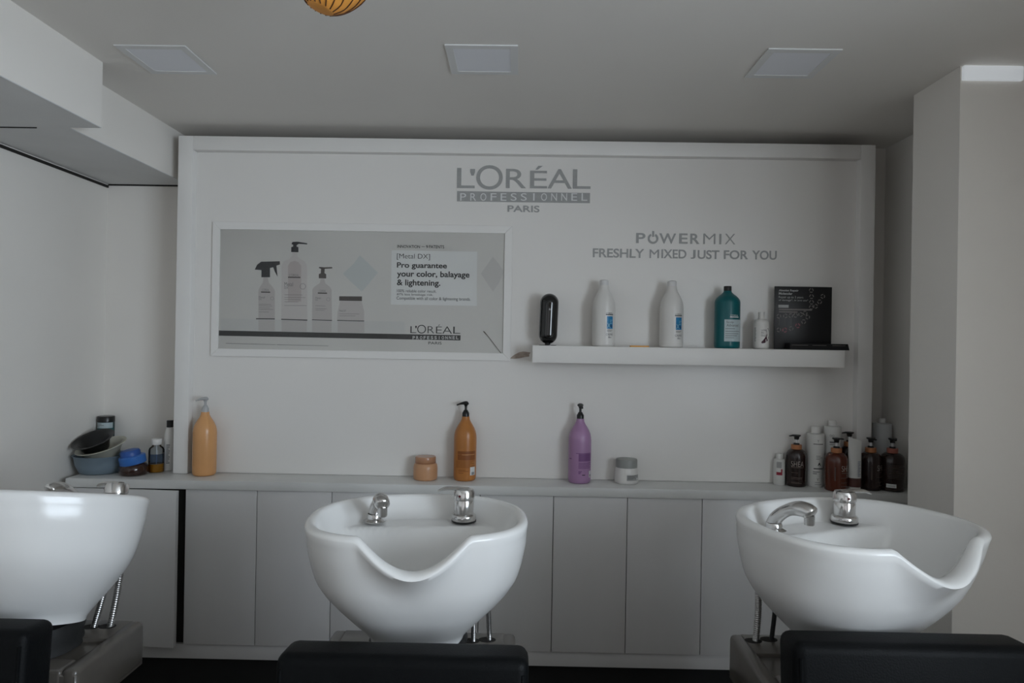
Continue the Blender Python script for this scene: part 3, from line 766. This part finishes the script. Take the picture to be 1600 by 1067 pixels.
t = thing('teal_bottle', 'teal shampoo bottle with black cap and pale label on the shelf', 'bottle', shelf_at(1135.5, 2.67))
prof = [(0, 0), (0.043, 0), (0.0475, 0.004), (0.0485, 0.012), (0.0485, 0.178), (0.047, 0.186), (0.042, 0.195), (0.033, 0.204), (0.0235, 0.211), (0.0165, 0.218), (0.0145, 0.224)]
obj('body', lathe(prof, 40), mat('teal_plastic', (0.003, 0.12, 0.135), 0.28, noise=0.04, nscale=20), t, smooth=50)
obj('cap', lathe([(0.0145, 0.223), (0.0150, 0.224), (0.0150, 0.240), (0.014, 0.242), (0, 0.242)], 24), M_blackp, t)
R = 0.0489
lb = obj('label', cyl_patch(R, -0.5, 1.25, 0.027, 0.111, 16), mat('pale_teal_label', (0.55, 0.64, 0.66), 0.5), t)
obj('lettering', cyl_text('Scalp', R+0.0003, -0.06, 0.100, 0.028, 0.0095), M_greyink, lb)
obj('lettering', cyl_text('Advanced', R+0.0003, 0.18, 0.089, 0.050, 0.010), M_greyink, lb)
obj('printed_text', bars(R+0.0003, -0.42, 0.85, [0.075, 0.065, 0.056, 0.048, 0.040], 0.0016, (.6, 1, .9, .75, .55)), M_greyink, lb)
obj('logo_bar', cyl_patch(R, -0.08, 0.72, 0.1185, 0.122), M_paper, t)
obj('logo_lettering', cyl_text("L'OREAL", R, 0.32, 0.1265, 0.034, 0.007), M_paper, t)

t = thing('shampoo_bottle', 'small white bottle with dark maroon swirl beside the black display card', 'bottle', shelf_at(1189, 2.665))
obj('body', lathe([(0, 0), (0.025, 0), (0.0285, 0.003), (0.0295, 0.01), (0.0295, 0.098), (0.027, 0.107), (0.021, 0.114), (0.0125, 0.117)], 36), M_white, t, smooth=50)
obj('cap', lathe([(0.0115, 0.116), (0.0120, 0.117), (0.0112, 0.139), (0.0125, 0.140), (0.0125, 0.143), (0, 0.144)], 24), M_white, t)
R = 0.0299
b = bmesh.new()
sw = [(-0.28, 0.024, 0.003), (0.0, 0.028, 0.006), (0.3, 0.036, 0.008), (0.58, 0.046, 0.009), (0.72, 0.058, 0.009), (0.6, 0.070, 0.008), (0.45, 0.077, 0.006)]
L_, H_ = [], []
for i, (a, z, w) in enumerate(sw):
    a0, z0, _ = sw[max(i-1, 0)]; a1, z1, _ = sw[min(i+1, len(sw)-1)]
    dx, dz = (a1-a0)*R, z1-z0; d = math.hypot(dx, dz); nx, nz = -dz/d, dx/d
    for lst, s in ((L_, -1), (H_, 1)):
        aa = a + s*nx*w/R; lst.append(b.verts.new((R*math.sin(aa), -R*math.cos(aa), z+s*nz*w)))
for i in range(len(sw)-1): b.faces.new((L_[i], L_[i+1], H_[i+1], H_[i]))
obj('printed_swirl', b, mat('maroon_print', (0.07, 0.02, 0.035), 0.4), t)
obj('lettering', cyl_text('LOW', R, 0.0, 0.072, 0.018, 0.007, .01), M_greyink, t)
obj('lettering', cyl_text('PO', R, -0.15, 0.062, 0.010, 0.007, .01), M_greyink, t)
obj('lettering', cyl_text('OLLO', R+0.0003, 0.05, 0.052, 0.024, 0.007, .01), M_greyink, t)
obj('printed_text', bars(R, -1.3, -1.0, [0.030+0.0045*i for i in range(12)], 0.002, (1, .7, .9)), M_greyink, t)

# black display card
CY = 2.69
t = thing('display_card', 'black cardboard display card with molecule chain at the right end of the shelf', 'display card', shelf_at(1255, CY))
kk = CY/F/8.892
def Q2(x, y): return 1200 + x/8.892, 440 + y/8.892
def cw(x, y, dy=0.0): 
    q = PY(*Q2(x, y), CY); return Vector((q.x, CY-dy, q.z)) - Vector(t.location)
zb_ = 0.0; a = cw(90, 500); c = cw(884, 500); zt_ = cw(480, 70).z
obj('board', box(a.x, c.x, 0, 0.006, 0.0, zt_, 0.0008), mat('black_card', (0.008, 0.008, 0.009), 0.35), t)
l0 = cw(232, 900); l1 = cw(1050, 900); lt = cw(640, 832).z
b = bmesh.new()
LD = 0.055
kx = (CY-LD)/CY
vs = [(l0.x*1.0, -LD, 0), (l1.x*kx-0.0, -LD, 0), (l1.x-0.012, 0.0, 0), (l0.x, 0.0, 0)]
bot = [b.verts.new(v) for v in vs]
topv = [b.verts.new((x*0.985, y+ (0.008 if y < -0.01 else 0), 0.024)) for x, y, z in vs]
b.faces.new(bot); b.faces.new(topv)
for i in range(4): b.faces.new((bot[i], bot[(i+1) % 4], topv[(i+1) % 4], topv[i]))
tr = obj('tray', b, mat('black_card', (0.008, 0.008, 0.009), 0.35), t, smooth=0)
M_pale = mat('pale_print', (0.42, 0.42, 0.41), 0.5); M_dim = mat('dim_print', (0.20, 0.18, 0.17), 0.5); M_pink = mat('pink_print', (0.32, 0.10, 0.13), 0.5)
def card_text(items, m):
    for s, x0, y0, x1, y1, bold in items:
        V = []; Fc = []
        v, f, asp = text_geo(s, bold); c_ = cw((x0+x1)/2, (y0+y1)/2, 0.0005); w = (x1-x0)*kk; h = (y1-y0)*kk; n = len(V)
        V += [(c_.x+(p-0.5)*w, c_.y, c_.z+(q_-0.5)*h) for p, q_ in v]; Fc += [tuple(i+n for i in g_) for g_ in f]
        obj('lettering', geo_bm(V, Fc), m, t, smooth=0)
card_text([('Absolut Repair', 150, 108, 424, 144, .03), ('Molecular', 150, 148, 340, 182, .03), ('Repair up to 2 years', 150, 200, 488, 240, 0), ('of damage*, in one use*', 150, 244, 556, 278, 0)], M_pale)
bl = cw(144, 341); br = cw(286, 341)
obj('badge', box(bl.x, br.x, -0.0006, 0.0, bl.z-20*kk, bl.z+20*kk), M_pale, t, smooth=0)
def card_bar(x0, y0, x1, y1, m): 
    p = cw(x0, y1); q_ = cw(x1, y0); obj('printed_text', box(p.x, q_.x, -0.0005, 0, p.z, q_.z), m, t, smooth=0)
card_bar(150, 382, 610, 396, M_dim); card_bar(150, 414, 410, 428, M_dim)
def ringlet(x, y, r, m):
    b = bmesh.new(); c_ = cw(x, y, 0.0006)
    for g_ in range(3):
        a0 = 2*PI*g_/3 + x*0.01; vs = []
        for i in range(6):
            a_ = a0 + 1.5*i/5
            vs.append((b.verts.new((c_.x+r*kk*math.cos(a_), c_.y, c_.z+r*kk*math.sin(a_))), b.verts.new((c_.x+r*0.62*kk*math.cos(a_), c_.y, c_.z+r*0.62*kk*math.sin(a_)))))
        for A, B in zip(vs, vs[1:]): b.faces.new((A[0], A[1], B[1], B[0]))
    obj('printed_ring', b, m, t, smooth=0)
for (x, y) in ((600, 122), (604, 208), (604, 286), (600, 358), (660, 342), (716, 280), (760, 205), (150, 480), (240, 476), (316, 472), (382, 468), (452, 456), (514, 436), (550, 492), (494, 556), (320, 652), (150, 670)):
    ringlet(x, y, 32, M_dim)
for (x, y) in ((412, 612), (232, 672)): ringlet(x, y, 34, M_pink)
for x in (155, 238, 322): card_bar(x-2, 512, x+2, 610, M_dim)
for x0, x1 in ((255, 480), (545, 735), (820, 1000)):
    p = cw(x0, 872); q_ = cw(x1, 872)
    obj('printed_text', box(p.x*kx, q_.x*kx, -LD+0.0025, -LD+0.008, 0.0165, 0.0180), M_dim, tr, smooth=0)

# -- amber pump bottles and white bottles at the right end of the counter ----
M_brown = mat('dark_amber_plastic', (0.022, 0.011, 0.009), 0.25, coat=0.3)
M_red = mat('red_amber_plastic', (0.090, 0.020, 0.009), 0.25, coat=0.3)
M_copper = mat('copper_ring', (0.52, 0.22, 0.10), 0.35, metal=0.3)
M_rose = mat('rose_ring', (0.42, 0.14, 0.10), 0.4)
M_cream_ink = mat('cream_print', (0.40, 0.36, 0.33), 0.5)
M_dimbrown = mat('dim_brown_print', (0.085, 0.06, 0.05), 0.5)
def shea(label, px, py, m, ring, ang, r=0.0385, turn=0.0, mode='front', yoff=None, s=1.0):
    loc = base_at(px, py, r)
    if yoff: q = PY(px, 700, yoff); loc = Vector((q.x, yoff, CT+0.0004))
    t = thing('amber_bottle', label, 'bottle', loc, turn, 'amber pump bottles')
    prof = [(0, 0), (r*0.90, 0), (r*0.985, 0.004), (r, 0.012), (r, 0.108), (r*0.985, 0.118), (r*0.93, 0.128), (r*0.80, 0.137), (r*0.62, 0.1425), (r*0.50, 0.144)]
    obj('body', lathe([(a, z*s) for a, z in prof], 36), m, t, smooth=60)
    z = 0.143*s
    obj('pump_collar', lathe([(0.0195, z), (0.0198, z+0.001), (0.0198, z+0.017), (0.0185, z+0.018), (0.012, z+0.018)], 28), ring, t)
    obj('pump_ring', lathe([(0.0115, z+0.017), (0.0115, z+0.023), (0.008, z+0.0245)], 20), M_blackp, t)
    obj('pump_stem', lathe([(0.0055, z+0.023), (0.0055, z+0.038)], 14), mat('clear_stem', (0.6, 0.6, 0.6), 0.2), t)
    pump_head(t, z+0.052, M_blackp, ang-turn, 0.028, 'flat')
    R = r+0.0003
    if mode == 'front':
        obj('lettering', cyl_text('SHEA', R, 0, 0.090*s, 0.048, 0.021, -0.012), M_cream_ink, t)
        obj('printed_text', bars(R, -0.62, 0.62, [0.0745*s], 0.0035), M_dimbrown, t)
        obj('printed_text', bars(R, -0.6, 0.5, [0.055*s, 0.036*s, 0.031*s, 0.018*s, 0.014*s], 0.0022, (.6, 1, .9, .7, .95)), M_dimbrown, t)
    if mode == 'side':
        obj('lettering', cyl_text('SHEA', R, 0.62, 0.088*s, 0.048, 0.021, -0.012), M_cream_ink, t)
        obj('printed_text', bars(R, 0.05, 1.2, [0.070*s], 0.0025), M_dimbrown, t)
        obj('side_print', cyl_patch(R, -0.55, -0.46, 0.042*s, 0.093*s, 2), M_dimbrown, t)
        obj('printed_text', bars(R, 0.0, 1.1, [0.052*s, 0.034*s, 0.020*s], 0.0018, (1, .9, 1)), M_dimbrown, t)
    if mode == 'back':
        obj('printed_text', bars(R, -0.85, 0.8, [0.1+(-0.0062*i) for i in range(9)], 0.0018, (.8, 1, .9, 1)), M_dimbrown, t)
        lb = obj('barcode_label', cyl_patch(R, -0.95, -0.15, 0.016, 0.030), M_paper, t)
        obj('barcode', bars(R+0.0003, -0.85, -0.25, [0.019, 0.023], 0.002), M_greyp, lb)
        obj('recycling_mark', cyl_text('X', R, 0.35, 0.022, 0.009, 0.010), M_dimbrown, t)
    return t
shea('dark amber bottle reading SHEA in full, leftmost of the pump bottles by the pillar', 1243.5, 758, M_brown, M_copper, PI, 0.0385, -0.25)
shea('reddish amber pump bottle in front, with copper ring and black pump', 1307, 765, M_red, M_copper, math.radians(8), 0.0412, 0.0, 'side', 2.622)
shea('dark amber pump bottle with copper ring right of the white tube', 1360.5, 763, M_brown, M_copper, math.radians(-80), 0.0395, 0.15, 'side', 2.648)
shea('dark amber pump bottle with rose ring and small white barcode, nearest the pillar', 1394.5, 767, M_brown, M_rose, math.radians(-95), 0.0435, 0.0, 'back', 2.640)
shea('dark pump bottle mostly hidden behind the white tube', 1327, 752, M_brown, M_copper, PI-0.1, 0.0325, 0.0, None, 2.70, 1.10)

def flat_shoulder(label, loc, r, h, caph, m, capr=0.015, prints=None, name='white_bottle'):
    t = thing(name, label, 'bottle', loc, 0, 'white bottles by the pillar')
    obj('body', lathe([(0, 0), (r*0.93, 0), (r, 0.004), (r, h-0.006), (r*0.97, h-0.001), (r*0.85, h), (capr*0.9, h+0.001)], 36), m, t, smooth=50)
    obj('cap', lathe([(capr, h+0.001), (capr, h+caph-0.003), (capr*0.85, h+caph), (0, h+caph)], 24), M_white, t)
    if prints: prints(t, r+0.0003, h)
    return t
M_whiteb = mat('satin_white_bottle', (0.66, 0.65, 0.62), 0.4)
M_greyb = mat('pale_grey_bottle', (0.56, 0.57, 0.57), 0.45, noise=0.06, nscale=12)
def pr_hydra(t, R, h):
    obj('printed_logo', cyl_text('Y', R, -0.1, h-0.027, 0.008, 0.010), M_greyink, t)
    obj('printed_text', bars(R, -0.62, 0.5, [h-0.040], 0.0026), M_ink, t)
    obj('printed_text', bars(R, -0.3, 0.4, [h-0.086, h-0.092, h-0.098], 0.0018, (.7, 1, .6)), M_greyink, t)
    obj('printed_drop', cyl_text('A', R, 0.05, h-0.116, 0.012, 0.012, .05), M_ink, t)
    obj('printed_text', bars(R, -0.55, 0.5, [h-0.136], 0.004), M_ink, t)
    obj('printed_text', bars(R, -0.62, 0.1, [h-0.148, h-0.155], 0.003, (1, .6)), M_greyink, t)
    obj('printed_logo', cyl_text('Y', R, -0.1, h-0.176, 0.009, 0.010), M_greyink, t)
    obj('printed_text', bars(R, -0.4, 0.35, [h-0.188, h-0.196], 0.0018, (.7, 1)), M_greyink, t)
def pr_hydra2(t, R, h):
    obj('printed_logo', cyl_text('OO', R, -0.45, h-0.036, 0.016, 0.009), M_greyink, t)
    obj('printed_text', bars(R, -0.7, 0.1, [h-0.064], 0.006), M_greyink, t)
    obj('printed_text', bars(R, -0.7, 0.3, [h-0.071], 0.002), M_greyink, t)
flat_shoulder('tall white bottle with small black print beside the SHEA bottle', base_at(1273, 757.5, 0.034), 0.034, 0.206, 0.028, M_whiteb, 0.0165, pr_hydra)
q = PY(1300, 700, 2.701); flat_shoulder('tallest white bottle standing behind the reddish amber bottle', (q.x, 2.701, CT+0.0004), 0.0325, 0.236, 0.021, M_whiteb, 0.0165, pr_hydra2)
q = PY(1377.5, 700, 2.795); flat_shoulder('pale grey bottle in the corner between panel frame and right wall', (q.x, 2.795, CT+0.0004), 0.036, 0.240, 0.019, M_greyb, 0.013)
t = thing('small_bottle', 'small white bottle with red label at the left end of the pillar cluster', 'bottle', base_at(1217, 755, 0.0225), -0.3)
obj('body', lathe([(0, 0), (0.021, 0), (0.0225, 0.003), (0.0215, 0.096), (0.019, 0.100), (0.012, 0.102)], 30), M_whiteb, t, smooth=50)
obj('cap', lathe([(0.0125, 0.101), (0.0125, 0.119), (0.011, 0.122), (0, 0.122)], 24), M_white, t)
obj('printed_panel', cyl_patch(0.0226, -0.5, 0.35, 0.068, 0.092), mat('pale_grey_print', (0.36, 0.35, 0.34), 0.5), t)
lb = obj('printed_panel', cyl_patch(0.0229, -0.5, 0.5, 0.040, 0.052), mat('red_print', (0.30, 0.02, 0.04), 0.5), t)
obj('printed_panel', cyl_patch(0.0229, 0.25, 0.5, 0.052, 0.064), mat('red_print', (0.30, 0.02, 0.04), 0.5), t)

# white tube standing on its cap
t = thing('cream_tube', 'white squeeze tube with brown band standing on its cap', 'tube', (PY(1335.5, 720, 2.606).x, 2.606, CT+0.0004))
obj('cap', lathe([(0, 0), (0.0205, 0), (0.021, 0.002), (0.021, 0.017), (0.019, 0.018)], 28), M_whiteb, t)
b = bmesh.new(); rings = []
for k in range(9):
    z = 0.018 + 0.180*k/8; f = k/8
    rx = 0.0225 + 0.003*f; ry = 0.0225*(1-f**1.6) + 0.0018*f
    zz = lambda a: z - (0.010*math.cos(a)*-1 if k == 8 else 0)*0.5
    rings.append([b.verts.new((rx*math.cos(2*PI*i/28), ry*math.sin(2*PI*i/28), z - (0.006*math.cos(2*PI*i/28) if k == 8 else 0))) for i in range(28)])
for A, B in zip(rings, rings[1:]):
    for i in range(28): b.faces.new((A[i], A[(i+1) % 28], B[(i+1) % 28], B[i]))
b.faces.new(rings[0]); b.faces.new(rings[-1])
obj('tube_body', b, M_whiteb, t, smooth=50)
obj('band', lathe([(0.0229, 0.0185), (0.0232, 0.052), (0.021, 0.0525)], 28, cap=False, sy=0.985), mat('brown_band', (0.085, 0.035, 0.028), 0.4), t)
obj('printed_text', bars(0.0238, 0.0, 0.55, [0.060+0.006*i for i in range(10)], 0.003, (.8, 1, .6, .9)), mat('blue_grey_print', (0.30, 0.32, 0.38), 0.5), t)

# -- clutter on the left end of the counter -------------------------------
def bowl(name, label, loc, prof, m, tiltm=None, group=None, lugs=None, seg=40):
    t = thing(name, label, 'bowl', loc, 0, group)
    o = obj('bowl', lathe(prof, seg, cap=False), m, t, mtx=tiltm, smooth=60)
    return t, o
M_bluepl = mat('translucent_blue_plastic', (0.34, 0.43, 0.50), 0.3, trans=0.5, ior=1.25)
q = Vector((-1.660, 2.708, CT))
bowlY = q.y
t, o = bowl('mixing_bowl', 'translucent blue bowl holding two smaller bowls at the left end of the counter', (q.x, q.y, CT+0.0004),
            [(0, 0.0), (0.070, 0.0), (0.076, 0.003), (0.090, 0.035), (0.095, 0.066), (0.101, 0.069), (0.101, 0.071), (0.093, 0.069), (0.087, 0.036), (0.073, 0.005), (0, 0.004)], M_bluepl)
T1 = Matrix.Translation((0.010, -0.004, 0.080)) @ Matrix.Rotation(math.radians(-9), 4, 'Y') @ Matrix.Rotation(math.radians(15), 4, 'X')
t, o = bowl('tint_bowl', 'cream tint bowl lying tilted between the blue bowl and black bowl', (q.x, q.y, CT+0.0004),
            [(0, -0.025), (0.045, -0.025), (0.055, -0.018), (0.078, 0.024), (0.092, 0.027), (0.092, 0.029), (0.076, 0.027), (0.053, -0.014), (0.044, -0.021), (0, -0.021)],
            mat('cream_plastic', (0.62, 0.60, 0.50), 0.35), T1)
T2 = Matrix.Translation((-0.012, -0.020, 0.112)) @ Matrix.Rotation(math.radians(-8), 4, 'Y') @ Matrix.Rotation(math.radians(24), 4, 'X')
t, o = bowl('tint_bowl', 'black tint bowl lying tilted on top of the bowl pile', (q.x, q.y, CT+0.0004),
            [(0, -0.030), (0.036, -0.030), (0.044, -0.024), (0.060, 0.018), (0.076, 0.024), (0.077, 0.026), (0.058, 0.022), (0.042, -0.020), (0.035, -0.026), (0, -0.026)],
            M_blackp, T2)
q2 = Vector((-1.729, 2.851, CT))
t = thing('tall_tin', 'dark green tin with pale label standing behind the bowl pile', 'tin', (q2.x, 2.851, CT+0.0004))
obj('body', lathe([(0, 0), (0.031, 0), (0.032, 0.002), (0.032, 0.182), (0.031, 0.184)], 32), mat('dark_green_tin', (0.006, 0.035, 0.035), 0.35), t)
obj('cap', lathe([(0.0328, 0.183), (0.0328, 0.203), (0.031, 0.206), (0, 0.206)], 32), M_blackp, t)
lb = obj('label', cyl_patch(0.0323, -1.4, 1.4, 0.158, 0.181, 16), mat('tin_label', (0.42, 0.50, 0.52), 0.5), t)
obj('printed_text', bars(0.0326, -1.1, 0.3, [0.175, 0.169, 0.163], 0.002, (.8, 1, .6)), M_greyink, lb)
obj('teal_band', cyl_patch(0.0323, -1.5, 1.5, 0.144, 0.157, 16), mat('teal_print', (0.01, 0.10, 0.10), 0.4), t)
obj('printed_text', bars(0.0326, -0.45, 0.25, [0.141], 0.0035), M_paper, t)

t = thing('blue_lid_jar', 'dark brown jar with a tilted bright blue lid', 'jar', (PY(209, 720, 2.668).x, 2.668, CT+0.0004))
obj('body', lathe([(0, 0), (0.043, 0), (0.050, 0.005), (0.053, 0.018), (0.051, 0.034), (0.044, 0.044), (0.040, 0.046)], 40), mat('brown_glass', (0.035, 0.014, 0.010), 0.12, coat=0.4), t, smooth=60)
TL = Matrix.Translation((0.0, -0.002, 0.044)) @ Matrix.Rotation(math.radians(-9), 4, 'Y') @ Matrix.Rotation(math.radians(6), 4, 'X')
ld = obj('lid', lathe([(0.046, 0), (0.0475, 0.002), (0.0475, 0.029), (0.044, 0.032), (0.036, 0.033)], 40), mat('blue_plastic', (0.045, 0.17, 0.52), 0.35), t, mtx=TL)
obj('lid_dome', lathe([(0.036, 0.032), (0.036, 0.047), (0.032, 0.054), (0.02, 0.057), (0, 0.058)], 36), mat('deep_blue_plastic', (0.03, 0.10, 0.36), 0.4), ld, loc=(-0.004, 0, 0))

t = thing('dropper_bottle', 'clear bottle of amber liquid with white cap beside the panel frame', 'bottle', base_at(244, 739.5, 0.029))
M_glass = clear_mat('thin_clear_plastic', (0.86, 0.90, 0.93), 0.08)
obj('body', lathe([(0, 0.001), (0.028, 0.0015), (0.029, 0.004), (0.029, 0.088), (0.026, 0.097), (0.017, 0.104), (0.0155, 0.112)], 32, cap=False), M_glass, t, smooth=60)
obj('liquid', lathe([(0, 0.002), (0.0275, 0.002), (0.0278, 0.004), (0.0278, 0.034), (0, 0.034)], 32), mat('amber_liquid', (0.55, 0.24, 0.02), 0.15, trans=0.5, ior=1.33), t)
obj('tinted_sleeve', cyl_patch(0.0284, -0.4, 2.6, 0.036, 0.074, 20), clear_mat('blue_sleeve', (0.30, 0.40, 0.58), 0.3), t)
obj('cap', lathe([(0.019, 0.116), (0.0195, 0.117), (0.0195, 0.131), (0.018, 0.133), (0, 0.133)], 28), M_white, t)
obj('neck_ring', lathe([(0.0165, 0.109), (0.0185, 0.111), (0.0185, 0.114), (0.0165, 0.116)], 28), M_white, t)
obj('dip_tube', tube([(0, 0, 0.112), (0, 0, 0.010)], 0.0022, 8), mat('pale_tube', (0.7, 0.7, 0.68), 0.4), t)
q3 = PY(265, 700, 2.775)
t = thing('slim_bottle', 'slim white bottle with black cap tucked behind the left panel frame', 'bottle', (q3.x, 2.775, CT+0.0004))
obj('body', lathe([(0, 0), (0.0205, 0), (0.022, 0.003), (0.022, 0.120), (0.020, 0.145), (0.015, 0.168), (0.012, 0.174)], 28), M_white, t, smooth=60)
obj('cap', lathe([(0.0105, 0.174), (0.0125, 0.175), (0.0125, 0.202), (0, 0.203)], 24), M_blackp, t)
obj('printed_text', bars(0.0223, -0.1, 0.5, [0.030+0.008*i for i in range(10)], 0.004, (1, .7, .9)), M_greyink, t)
